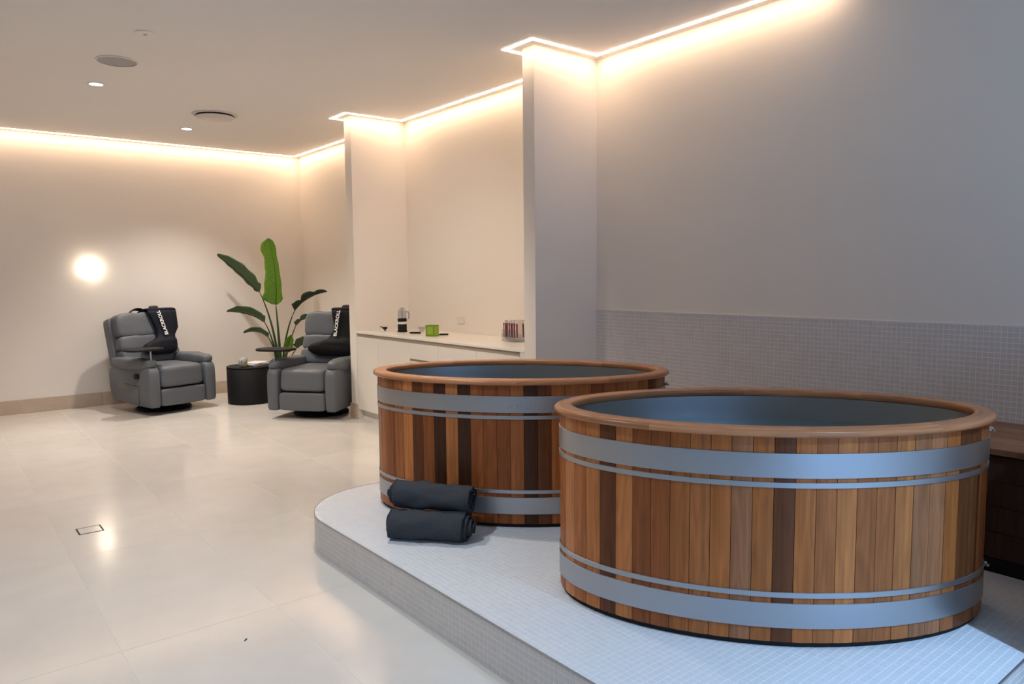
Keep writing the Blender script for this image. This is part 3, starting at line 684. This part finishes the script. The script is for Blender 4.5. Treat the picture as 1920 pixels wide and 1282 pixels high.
# inflatable compression boots hung over the recliner backs
def make_boot(label, ch, bp, x0, x1, xb0, xb1, toe, mat, lettered=True, tilt=0.0, ytop=0.64, group=None):
    """profile hung on the reclined back: (height, left, right, thickness); the foot points left"""
    t = thing('compression_boot', label, 'compression boot', (ch[0][0], ch[0][1], 0), ch[1], group)
    prof = [(0.645, x0, x1, 0.030), (0.60, x0 + .01, x1, 0.050), (0.52, x0 + .035, x1 - .005, 0.062), (0.43, x0 + .06, x1 - .012, 0.066), (0.35, xb0, xb1 + .005, 0.070), (0.315, xb0 - 0.03, xb1, 0.082),
            (0.285, xb0 - 0.10, xb1 - .002, 0.092), (0.255, toe + 0.03, xb1 - .004, 0.100), (0.225, toe, xb1 - .006, 0.104), (0.19, toe + .005, xb1 - .012, 0.100), (0.16, toe + 0.05, xb1 - .03, 0.085), (0.135, toe + 0.13, xb1 - .07, 0.050)]
    rings = []
    for (h, a, b, th) in prof:
        c, w = (a + b) / 2, (b - a) / 2; ring_ = []
        for k in range(28):
            q = 2 * PI * k / 28; cx_, sy_ = math.cos(q), math.sin(q)
            x = c + w * math.copysign(abs(cx_) ** 0.55, cx_); d = -0.075 - 0.030 * (h < 0.3) + th / 2 * math.copysign(abs(sy_) ** 0.8, sy_) * (1 + 0.30 * noise.noise(Vector((x * 14, h * 22, 3.3))))
            ring_.append(bp(x, d, h))
        rings.append(ring_)
    MB().loft(rings).build('inflatable_chamber', mat, t, True)
    # upper cuff folded over the top of the back
    over = []
    for k in range(13):
        a = PI * k / 12; d = 0.055 - 0.135 * math.cos(a); h = 0.640 + 0.030 * math.sin(a) - (0.20 * (k - 9) / 3 if k > 9 else 0)
        rr = []
        for j in range(20):
            q = 2 * PI * j / 20; x = (x0 + x1) / 2 + (x1 - x0) / 2 * math.copysign(abs(math.cos(q)) ** 0.4, math.cos(q)); e = 0.014 * math.sin(q)
            rr.append(bp(x, d - e * math.cos(a), h + e * math.sin(a) + 0.004 * noise.noise(Vector((x * 12, k * .5, 0)))))
        over.append(rr)
    MB().loft(over).build('cuff', mat, t, True)
    # hose connector knob
    c = bp((x0 * .6 + x1 * .4), 0.02, 0.690); tag(MB().puff(c, (0.105, 0.05, 0.048), 2.8, 6).build('hose_connector', M['pot'], t, True), 'dark brown hose connector')
    if lettered:
        me = text_mesh('BLACKROLL', 0.052, 0.0016); me.materials.append(M['white'])
        o = link(me, 'lettering', t)
        Y = RM @ Vector((0, 0, 1)); Z = RM @ Vector((0, -1, 0)); X = Y.cross(Z)
        B = Matrix((X, Y, Z)).transposed() @ Matrix.Rotation(PI / 2 + tilt, 3, 'Z')
        cx_ = (x0 + .04) * .5 + (xb0 + .04) * .5 + 0.055
        # pressed on to the curved front of the chamber
        Bq = B.to_4x4(); inv = RM.inverted()
        for v in me.vertices:
            q = inv @ (B @ v.co); x, h = q.x + cx_, q.z + 0.484
            fr = -0.075
            for (h0, a0, b0, t0), (h1, a1, b1, t1) in zip(prof, prof[1:]):
                if h1 <= h <= h0:
                    f = (h - h1) / (h0 - h1); a, b, th = a1 + (a0 - a1) * f, b1 + (b0 - b1) * f, t1 + (t0 - t1) * f
                    u = max(-0.98, min(0.98, (x - (a + b) / 2) / ((b - a) / 2))); ct = abs(u) ** (1 / .55); fr = -0.075 - th / 2 * (1 - ct * ct) ** 0.4 * 1.16; break
            v.co = bp(x, fr - 0.017 + q.y, h)
        me.update()
    return t
BG = 'black compression boots on the recliners'
make_boot('black compression boot with white lettering, hung over left recliner back', R1, bp1, 0.01, 0.345, 0.07, 0.275, -0.13, M['nylon'], True, 0.15, group=BG)
make_boot('black compression boot with white lettering, hung over right recliner back beside the fin', R2, bp2, 0.015, 0.335, 0.03, 0.335, -0.20, M['nylonblack'], True, -0.04, group=BG)
# the mate of the left boot hangs behind the back, only its cuff loops over the top
def boot_behind(label, ch, bp, x0, x1):
    t = thing('compression_boot', label, 'compression boot', (ch[0][0], ch[0][1], 0), ch[1], BG)
    rr = []
    for k in range(14):
        a = PI * k / 13; x = (x0 + x1) / 2 - (x1 - x0) / 2 * math.cos(a); h = 0.622 + 0.070 * math.sin(a); rr.append([bp(x + .012 * math.cos(q) * math.cos(a), 0.09 + 0.05 * math.sin(q), h + 0.012 * math.cos(q)) for q in [2 * PI * j / 12 for j in range(12)]])
    MB().loft(rr).build('cuff', M['nylonblack'], t, True)
    rings = []
    for (h, a, b, th) in ((0.64, x0 + .02, x1 - .02, 0.03), (0.5, x0, x1 + .02, 0.05), (0.3, x0 + .02, x1 + .02, 0.05), (0.2, x0 + .05, x1 - .02, 0.03)):
        rings.append([bp((a + b) / 2 + (b - a) / 2 * math.copysign(abs(math.cos(q)) ** .6, math.cos(q)), 0.228 + th / 2 * math.sin(q), h) for q in [2 * PI * j / 20 for j in range(20)]])
    MB().loft(rings).build('inflatable_chamber', M['nylonblack'], t, True)
boot_behind('black boot cuff looped over the top of the left recliner', R1, bp1, -0.11, 0.08)

# ------------------------------------------------------------------ round table, mug, magazines, plant
tb = thing('side_table', 'round black drum side table between the two recliners', 'table', (2.885, 8.39, 0))
MB().lathe([(0.235, 0.0), (0.244, 0.006), (0.246, 0.398), (0.240, 0.404), (0.20, 0.404)], (0, 0, 0), 48).build('drum', M['black'], tb); angle_smooth(tb.children[0], 50)
MB().lathe([(0.239, 0.4045), (0.247, 0.407), (0.247, 0.417), (0.243, 0.421), (0.15, 0.421)], (0, 0, 0), 48).build('table_top', M['black'], tb)
TZ = 0.4215
mg = thing('mug', 'grey mug with a green tag on the round black table', 'mug', (2.775, 8.27, TZ), 0.9)
MB().lathe([(0.030, 0.0), (0.042, 0.003), (0.048, 0.05), (0.050, 0.105), (0.0465, 0.105), (0.044, 0.012), (0.01, 0.010)], (0, 0, 0), 28).build('cup', M['greycer'], mg, True)
MB().tube([(-0.046, 0, 0.088), (-0.072, 0, 0.080), (-0.080, 0, 0.055), (-0.070, 0, 0.030), (-0.044, 0, 0.022)], 0.006, 8).build('handle', M['greycer'], mg, True)
tg = MB(); a0 = -2.55
for k in range(5): pass
vs = []
for k in range(6):
    a = a0 + 0.55 * k / 5
    for z in (0.012, 0.062): vs.append((0.0515 * math.cos(a), 0.0515 * math.sin(a), z))
for k in range(6):
    a = a0 + 0.55 * k / 5
    for z in (0.012, 0.062): vs.append((0.0495 * math.cos(a), 0.0495 * math.sin(a), z))
tg.add(vs, [(2 * k, 2 * k + 2, 2 * k + 3, 2 * k + 1) for k in range(5)] + [(12 + 2 * k, 13 + 2 * k, 15 + 2 * k, 14 + 2 * k) for k in range(5)] + [(0, 1, 13, 12), (10, 22, 23, 11)] + [(2 * k, 12 + 2 * k, 14 + 2 * k, 2 + 2 * k) for k in range(5)] + [(2 * k + 1, 2 * k + 3, 15 + 2 * k, 13 + 2 * k) for k in range(5)])
tg.build('paper_tag', M['greenlight'], mg)
def magazine(label, loc, rz, sx, sy, th, cover):
    t = thing('magazine', label, 'magazine', loc, rz, 'magazines on the round table')
    MB().box((-sx / 2 + .002, -sy / 2 + .002, 0.0012), (sx / 2 - .001, sy / 2 - .002, th - 0.0012)).build('pages', M['paper'], t)
    MB().box((-sx / 2, -sy / 2, 0), (sx / 2, sy / 2, 0.0011)).build('back_cover', cover, t); MB().box((-sx / 2, -sy / 2, th - 0.0011), (sx / 2, sy / 2, th)).build('front_cover', cover, t)
magazine('mauve magazine at the bottom of the stack on the round black table', (2.955, 8.375, TZ), 0.55, 0.27, 0.20, 0.011, M['mauve'])
magazine('white magazine in the middle of the stack on the round black table', (2.945, 8.365, TZ + 0.0115), 0.35, 0.25, 0.19, 0.010, M['paper'])
magazine('pale open-edged magazine on top of the stack on the round black table', (2.960, 8.37, TZ + 0.022), 0.70, 0.24, 0.18, 0.012, M['paper'])

pl = thing('potted_plant', 'tall bird-of-paradise plant with broad leaves in the corner behind the table', 'plant', (3.33, 8.60, 0))
PB = Vector((3.33, 8.60, 0))
MB().lathe([(0.11, 0.0), (0.135, 0.006), (0.165, 0.33), (0.170, 0.345), (0.158, 0.345), (0.150, 0.315), (0.05, 0.312)], (0, 0, 0), 36).build('pot', M['pot'], pl, True)
MB().lathe([(0.149, 0.312), (0.12, 0.322), (0.05, 0.326), (0.005, 0.326)], (0, 0, 0), 24).build('soil', M['soil'], pl)
def bez(a, b, c, n): return [((1 - u) ** 2) * a + 2 * (1 - u) * u * b + u * u * c for u in [k / n for k in range(n + 1)]]
def plant_leaf(base, mid, knee, leaf_mid, tip, wl, wr, face, fold, mat, seed, r0=0.012, droop=0.0, blunt=False, torn=False):
    base, mid, knee, leaf_mid, tip = [Vector(p) - PB for p in (base, mid, knee, leaf_mid, tip)]
    st = bez(base, mid, knee, 12); MB().tube(st, [r0 + (0.0055 - r0) * k / 12 for k in range(13)], 8).build('stem', M['stem'], pl, True)
    n = 22; m = 4; sp_ = bez(knee, leaf_mid, tip, n); face = Vector(face).normalized(); vs = []; uv = []; nv = 2 * m + 1
    for k, p in enumerate(sp_):
        u = k / n; t = (sp_[min(k + 1, n)] - sp_[max(k - 1, 0)]).normalized(); s_ = t.cross(face).normalized(); nr = s_.cross(t).normalized()
        w = (math.sin(PI * min(1.0, u * 0.96 + 0.02)) ** 0.55) * (1 - 0.30 * u) if u > 0.10 else (u / 0.10) ** 0.7 * 0.80
        if blunt: w = (1 - max(0.0, (u - 0.80) / 0.20) ** 2.2) ** 0.5 * (0.86 + 0.17 * math.cos(u * 5.0)) * min(1.0, 0.25 + u / 0.10) if u < 1 else 0.02
        if torn: w *= 0.30 + 0.70 * abs(math.sin(u * 2.6 * PI + 0.5)) ** 0.6
        wob = 1 + 0.13 * noise.noise(Vector((u * 6, seed, 0))) + 0.05 * math.sin(u * 23 + seed)
        for j in range(-m, m + 1):
            f = j / m; ww = (wr if f > 0 else wl) * w * wob * abs(f)
            q = p + s_ * ww * math.copysign(1, f) * math.cos(fold) + nr * (ww * math.sin(fold) + 0.012 * noise.noise(Vector((u * 9, f * 2, seed))) * abs(f)) - nr * droop * f * f
            vs.append(q); uv.append((f, u))
    th = 0.0014; back = []
    for k, v in enumerate(vs):
        back.append(v - face * th)
    fs = [(a * nv + j, a * nv + j + 1, (a + 1) * nv + j + 1, (a + 1) * nv + j) for a in range(n) for j in range(nv - 1)]
    mb = MB(); B = len(vs); allf = fs + [tuple(i + B for i in f[::-1]) for f in fs]
    for a in range(n): allf += [(a * nv, (a + 1) * nv, (a + 1) * nv + B, a * nv + B), ((a + 1) * nv - 1 + 0, (a + 1) * nv - 1 + B, (a + 2) * nv - 1 + B, (a + 2) * nv - 1)]
    mb.add(vs + back, allf, uv + uv).build('leaf', mat, pl, True)
    MB().tube([p + face * 0.0015 for p in sp_], [0.0055 - 0.0042 * k / n for k in range(n + 1)], 6).build('midrib', M['stem'], pl, True)
FC = (-0.36, -0.93, 0.05)
LD, LB = M['leafdark'], M['leafbright']
plant_leaf((3.33, 8.585, 0.32), (3.285, 8.50, 0.80), (3.28, 8.54, 1.10), (3.315, 8.53, 1.50), (3.25, 8.62, 1.885), 0.150, 0.075, (-0.50, -0.86, 0.08), 0.22, LB, 1, 0.024, 0.0, True)
plant_leaf((3.31, 8.60, 0.32), (3.28, 8.57, 0.85), (3.14, 8.67, 1.25), (2.98, 8.83, 1.53), (2.77, 9.00, 1.695), 0.075, 0.110, (-0.50, -0.70, -0.45), -0.25, LD, 2, 0.020)
plant_leaf((3.30, 8.60, 0.32), (3.26, 8.58, 0.70), (3.165, 8.61, 0.89), (3.03, 8.74, 1.05), (2.82, 8.89, 1.02), 0.020, 0.095, (-0.5, -0.75, -0.2), -0.15, LD, 3, 0.014)
plant_leaf((3.29, 8.61, 0.32), (3.27, 8.57, 0.58), (3.185, 8.57, 0.715), (3.09, 8.64, 0.84), (2.96, 8.76, 0.765), 0.012, 0.062, (-0.5, -0.8, 0.0), 0.1, LD, 4, 0.010)
plant_leaf((3.35, 8.59, 0.32), (3.35, 8.47, 0.80), (3.45, 8.39, 1.03), (3.555, 8.30, 1.21), (3.76, 8.16, 1.245), 0.095, 0.012, (-0.45, -0.85, 0.1), 0.2, LD, 5, 0.016, -0.02, False, True)
plant_leaf((3.36, 8.58, 0.32), (3.39, 8.45, 0.66), (3.45, 8.38, 0.85), (3.51, 8.32, 0.97), (3.66, 8.20, 0.965), 0.060, 0.016, (-0.45, -0.85, 0.1), 0.2, LD, 6, 0.011, 0.0, False, True)
plant_leaf((3.37, 8.60, 0.32), (3.39, 8.42, 0.48), (3.44, 8.35, 0.585), (3.48, 8.32, 0.68), (3.62, 8.22, 0.67), 0.085, 0.030, (-0.45, -0.85, 0.2), 0.2, LD, 7, 0.008)
plant_leaf((3.34, 8.57, 0.32), (3.33, 8.47, 0.44), (3.34, 8.44, 0.53), (3.36, 8.42, 0.64), (3.40, 8.40, 0.74), 0.055, 0.070, FC, 0.2, M['leafbright'], 8, 0.009)

# ------------------------------------------------------------------ counter run
CX = W - FD + 0.002; CZ = 0.880
edges = [(4.070, 4.607), (4.607, 5.152), (5.152, 5.607), (5.607, 6.190), (6.190, 6.616)]
clab = ['white base cabinet nearest the tubs, under the counter', 'white base cabinet second from the near fin', 'white base cabinet with a shallow drawer over its door', 'white base cabinet under the coffee press', 'white base cabinet at the far end beside the recliner']
for k, ((y0, y1), lb) in enumerate(zip(edges, clab)):
    t = thing('base_cabinet', lb, 'cabinet', (CX, (y0 + y1) / 2, 0), 0, 'white base cabinets under the counter'); h = (y1 - y0) / 2
    MB().box((0.020, -h, 0.10), (W - CX - 0.003, h, 0.858)).build('carcass', M['cabinet'], t)
    MB().box((0.060, -h, 0.0), (0.078, h, 0.0995)).build('kickboard', M['skirting'] if k < 0 else M['cabinet'], t)
    g = 0.0015
    if k == 2:
        MB().box((0.0, -h + g, 0.690), (0.0195, h - g, 0.826), 0.001).build('drawer', M['cabinet'], t)
        MB().box((0.0, -h + g, 0.103), (0.0195, h - g, 0.668), 0.001).build('door', M['cabinet'], t)
        MB().box((0.012, -h + g, 0.6685), (0.0195, h - g, 0.6895)).build('grip_channel', M['channel'], t)
    else: MB().box((0.0, -h + g, 0.103), (0.0195, h - g, 0.826), 0.001).build('door', M['cabinet'], t)
    MB().box((0.012, -h, 0.8265), (0.0195, h, 0.8575)).build('grip_channel', M['channel'], t)
    if k == 0: MB().box((0.0, -h - 0.0565, 0.0), (0.55, -h - 0.001, 0.858), 0.001).build('filler_panel', M['cabinet'], t)
wt = thing('worktop', 'long white worktop running between the two wall fins', 'worktop', (CX, 4.0135, CZ - 0.021))
MB().box((-0.004, 0.0, 0.0), (W - CX - 0.002, FB[0] - 4.0135 - 0.0015, 0.021), 0.002).build('slab', M['worktop'], wt)
WTZ = CZ + 0.0005
# coffee press
cp = thing('coffee_press', 'tall clear coffee press with black bands on the white counter', 'coffee press', (3.617, 6.19, WTZ), -0.55)
tag(MB().lathe([(0.036, 0.0), (0.047, 0.002), (0.048, 0.010), (0.0435, 0.016), (0.0435, 0.075), (0.02, 0.075)], (0, 0, 0), 32).build('base', M['black'], cp), 'black base')
MB().lathe([(0.040, 0.0755), (0.0425, 0.077), (0.0425, 0.098), (0.040, 0.0995)], (0, 0, 0), 32).build('band', M['paper'], cp)
MB().lathe([(0.040, 0.100), (0.0435, 0.101), (0.0435, 0.130), (0.040, 0.131)], (0, 0, 0), 32).build('collar', M['black'], cp)
MB().lathe([(0.040, 0.1315), (0.0425, 0.1325), (0.0425, 0.195), (0.030, 0.218), (0.028, 0.218), (0.040, 0.194), (0.040, 0.134)], (0, 0, 0), 32, False).build('glass', M['glass'], cp, True)
MB().lathe([(0.004, 0.132), (0.004, 0.222), (0.024, 0.2225), (0.026, 0.228), (0.020, 0.234), (0.004, 0.236)], (0, 0, 0), 24).build('plunger_lid', M['greycer'], cp, True)
MB().tube([(0.040, 0, 0.196), (0.062, 0, 0.192), (0.066, 0, 0.17), (0.064, 0, 0.125)], 0.006, 8).build('handle', M['greycer'], cp, True)
sc = thing('scoop', 'small black coffee scoop at the far end of the counter', 'scoop', (3.535, 6.385, WTZ), 2.6)
MB().lathe([(0.008, 0.016), (0.020, 0.022), (0.027, 0.042), (0.025, 0.042), (0.018, 0.025), (0.004, 0.022)], (0, 0, 0), 20).build('bowl', M['black'], sc, True)
MB().tube([(0.024, 0, 0.040), (0.045, 0, 0.047)], 0.005, 8).build('stub_handle', M['black'], sc, True)
MB().lathe([(0.017, 0.0), (0.018, 0.002), (0.008, 0.006), (0.007, 0.016), (0.004, 0.016)], (0, 0, 0), 18).build('foot', M['chrome'], sc, True)
def stick(label, loc, rz, ln, r):
    t = thing('stirring_stick', label, 'stick', loc, rz, 'black sticks on the counter')
    MB().puff((0, 0, r), (ln, 2 * r, 2 * r), 4, 6).build('shaft', M['black'], t, True); MB().puff((ln / 2 - .006, 0, r), (0.014, 2 * r + .002, 2 * r + .001), 4, 4).build('end_cap', M['blackrub'], t, True)
stick('short black stick lying left of the green box', (3.585, 5.905, WTZ), -0.70, 0.105, 0.009)
stick('stubby black stick lying right of the green box', (3.665, 5.545, WTZ), -0.66, 0.085, 0.008)
gb = thing('glass_bowl', 'small clear glass bowl behind the black stick', 'bowl', (3.77, 6.08, WTZ))
MB().lathe([(0.018, 0.0), (0.022, 0.002), (0.034, 0.030), (0.037, 0.048), (0.034, 0.048), (0.031, 0.030), (0.018, 0.006), (0.004, 0.006)], (0, 0, 0), 28, False).build('bowl_wall', M['glass'], gb, True)
MB().lathe([(0.036, 0.0485), (0.0375, 0.050), (0.036, 0.052), (0.0335, 0.050)], (0, 0, 0), 28).build('lip', M['paper'], gb, True)
gx = thing('tea_box', 'small lime green cardboard box on the white counter', 'box', (3.545, 5.545, WTZ), 0.32)
MB().box((-0.036, -0.048, 0), (0.036, 0.048, 0.098), 0.0015).build('carton', M['green'], gx)
MB().box((-0.0372, -0.038, 0.018), (-0.0362, 0.030, 0.086)).build('print_panel', M['greenlight'], gx); MB().box((-0.030, -0.0492, 0.010), (0.032, -0.0482, 0.090)).build('side_panel', M['greenlight'], gx)
MB().box((-0.0355, -0.0475, 0.0985), (0.0355, 0.0475, 0.0995)).build('lid_flap', M['green'], gx)
# sachet rack at the near end of the counter
rk = thing('sachet_rack', 'clear rack on the counter holding striped sachets by the near fin', 'rack', (3.76, 4.60, WTZ), 0.0)
MB().box((-0.09, -0.10, 0.0), (0.09, 0.10, 0.004)).build('rack_base', M['glass'], rk)
for x_ in (-0.09, 0.086): MB().box((x_, -0.10, 0.0045), (x_ + 0.004, 0.10, 0.095)).build('rack_wall', M['glass'], rk)
for y_ in (-0.10, 0.096): MB().box((-0.0855, y_, 0.0045), (0.0855, y_ + 0.004, 0.060)).build('rack_end', M['glass'], rk)
pos_w = ['nearest the fin', 'second from the fin', 'third from the fin', 'fourth from the fin', 'farthest from the fin']
for k in range(5):
    t = thing('sachet', 'white sachet with a dark red stripe in the clear rack, ' + pos_w[k], 'sachet', (3.74, 4.525 + k * 0.036, WTZ + 0.006), 0, 'striped sachets in the rack')
    t.rotation_euler = (random.uniform(-.06, .06), 0, random.uniform(-.05, .05))
    MB().puff((0, 0, 0.082), (0.135, 0.015, 0.155), 5, 6).build('pouch', M['paper'], t, True)
    mb = MB()
    for xx in (-0.05, 0.012, 0.046): mb.box((xx - 0.008, -0.0085, 0.030), (xx + 0.006, 0.0085, 0.140))
    mb.box((-0.0695, -0.004, 0.030), (-0.060, 0.004, 0.145)); mb.build('red_stripe', M['red'], t)
    MB().box((-0.060, -0.006, 0.150), (0.060, 0.006, 0.166)).build('crimped_top', M['paper'], t)
ol = thing('wall_outlet', 'white double power outlet on the wall above the counter', 'outlet', (W, 5.67, 1.0))
MB().box((-0.008, -0.058, -0.036), (-0.0005, 0.058, 0.036), 0.002).build('face_plate', M['cabinet'], ol)
for y_ in (-0.028, 0.028): MB().box((-0.011, y_ - 0.006, 0.010), (-0.0082, y_ + 0.006, 0.024)).build('switch', M['paper'], ol)

# ------------------------------------------------------------------ wall lamp, ceiling fittings, floor drain
sl = thing('wall_lamp', 'small glowing round wall lamp on the far wall, left of the recliners', 'lamp', (1.485, L, 1.54))
def lathe_y(prof, n=36):
    mb = MB().lathe(prof, (0, 0, 0), n); mb.v = [(x, -z, y) for x, y, z in mb.v]; return mb
lathe_y([(0.02, 0.0005), (0.052, 0.001), (0.052, 0.016), (0.02, 0.018)]).build('back_plate', M['whitetrim'], sl)
lathe_y([(0.030, 0.019), (0.072, 0.022), (0.080, 0.040), (0.076, 0.066), (0.058, 0.088), (0.030, 0.100), (0.004, 0.103)]).build('opal_dome', M['opal'], sl, True)
dl_names = ['round recessed downlight farther from the far wall', 'round recessed downlight nearest the far wall, left of the corner']
for k, (x_, y_) in enumerate(DOWNLIGHTS + [COOLLIGHT, NICHE_FILL]):
    lb = dl_names[k] if k < 2 else ['round recessed downlight over the platform front', 'round recessed downlight over the middle of the floor', 'round cold-white downlight over the near end of the platform', 'added round tilting downlight, out of view, that brightens the counter niche'][k - 2]
    t = thing('downlight', lb, 'downlight', (x_, y_, ZC), 0, 'recessed downlights')
    MB().lathe([(0.050, -0.0005), (0.058, -0.0015), (0.058, -0.004), (0.050, -0.006)], (0, 0, 0), 32, False).build('bezel', M['ventwhite'], t)
    MB().lathe([(0.002, -0.0052), (0.049, -0.005), (0.049, -0.001), (0.002, -0.001)], (0, 0, 0), 32).build('lens', M['lamp'], t)
t = thing('ceiling_speaker', 'round grey ceiling speaker grille above the first downlight', 'speaker', (1.205, 5.975, ZC))
MB().lathe([(0.128, -0.0005), (0.138, -0.002), (0.136, -0.006), (0.128, -0.007)], (0, 0, 0), 40, False).build('ring', M['ceiling'], t); MB().lathe([(0.002, -0.0045), (0.10, -0.0045), (0.127, -0.004), (0.127, -0.001), (0.002, -0.001)], (0, 0, 0), 40).build('grille', M['grille'], t)
t = thing('air_vent', 'large round ceiling air vent with a lowered centre disc', 'vent', (2.30, 7.345, ZC))
MB().lathe([(0.165, -0.0005), (0.208, -0.002), (0.206, -0.007), (0.185, -0.010), (0.165, -0.006)], (0, 0, 0), 44, False).build('outer_ring', M['ventwhite'], t)
MB().lathe([(0.002, -0.0005), (0.164, -0.001), (0.164, -0.002), (0.002, -0.002)], (0, 0, 0), 44).build('throat', M['ventdark'], t)
MB().lathe([(0.002, -0.020), (0.170, -0.020), (0.176, -0.025), (0.168, -0.031), (0.002, -0.033)], (0, 0, 0), 44).build('centre_disc', M['ventwhite'], t, True)
t = thing('smoke_detector', 'small pale smoke detector, topmost of the ceiling fittings', 'detector', (1.22, 5.208, ZC))
MB().lathe([(0.03, -0.0005), (0.062, -0.001), (0.060, -0.005), (0.046, -0.008), (0.02, -0.009)], (0, 0, 0), 32).build('housing', M['ceiling'], t, True); MB().lathe([(0.004, -0.0095), (0.012, -0.010), (0.009, -0.016), (0.003, -0.017)], (0, 0, 0), 20).build('sensor', M['ventwhite'], t, True)
fd = thing('floor_drain', 'square tile-insert floor drain with a dark slot around it', 'drain', (0.665, 4.65, 0.0))
mb = MB(); a, b = 0.062, 0.055
for q in (((-a, -a, 0.0002), (a, -b, 0.0012)), ((-a, b, 0.0002), (a, a, 0.0012)), ((-a, -b, 0.0002), (-b, b, 0.0012)), ((b, -b, 0.0002), (a, b, 0.0012))): mb.box(*q)
mb.build('slot_frame', M['black'], fd); MB().box((-0.054, -0.054, 0.0002), (0.054, 0.054, 0.0014), 0.0004).build('tile_insert', M['floor'], fd)
lf = thing('leaf_scrap', 'tiny dark leaf scrap lying on the pale floor tiles', 'scrap', (0.905, 2.80, 0.0003), 0.6)
MB().add([(-0.010, 0, 0), (-0.002, -0.004, 0.002), (0.009, -0.001, 0.001), (0.003, 0.004, 0.003), (-0.010, 0, 0.0012), (-0.002, -0.004, 0.0032), (0.009, -0.001, 0.0022), (0.003, 0.004, 0.0042)], [(3, 2, 1, 0), (4, 5, 6, 7), (0, 1, 5, 4), (1, 2, 6, 5), (2, 3, 7, 6), (3, 0, 4, 7)]).build('blade', M['pot'], lf)
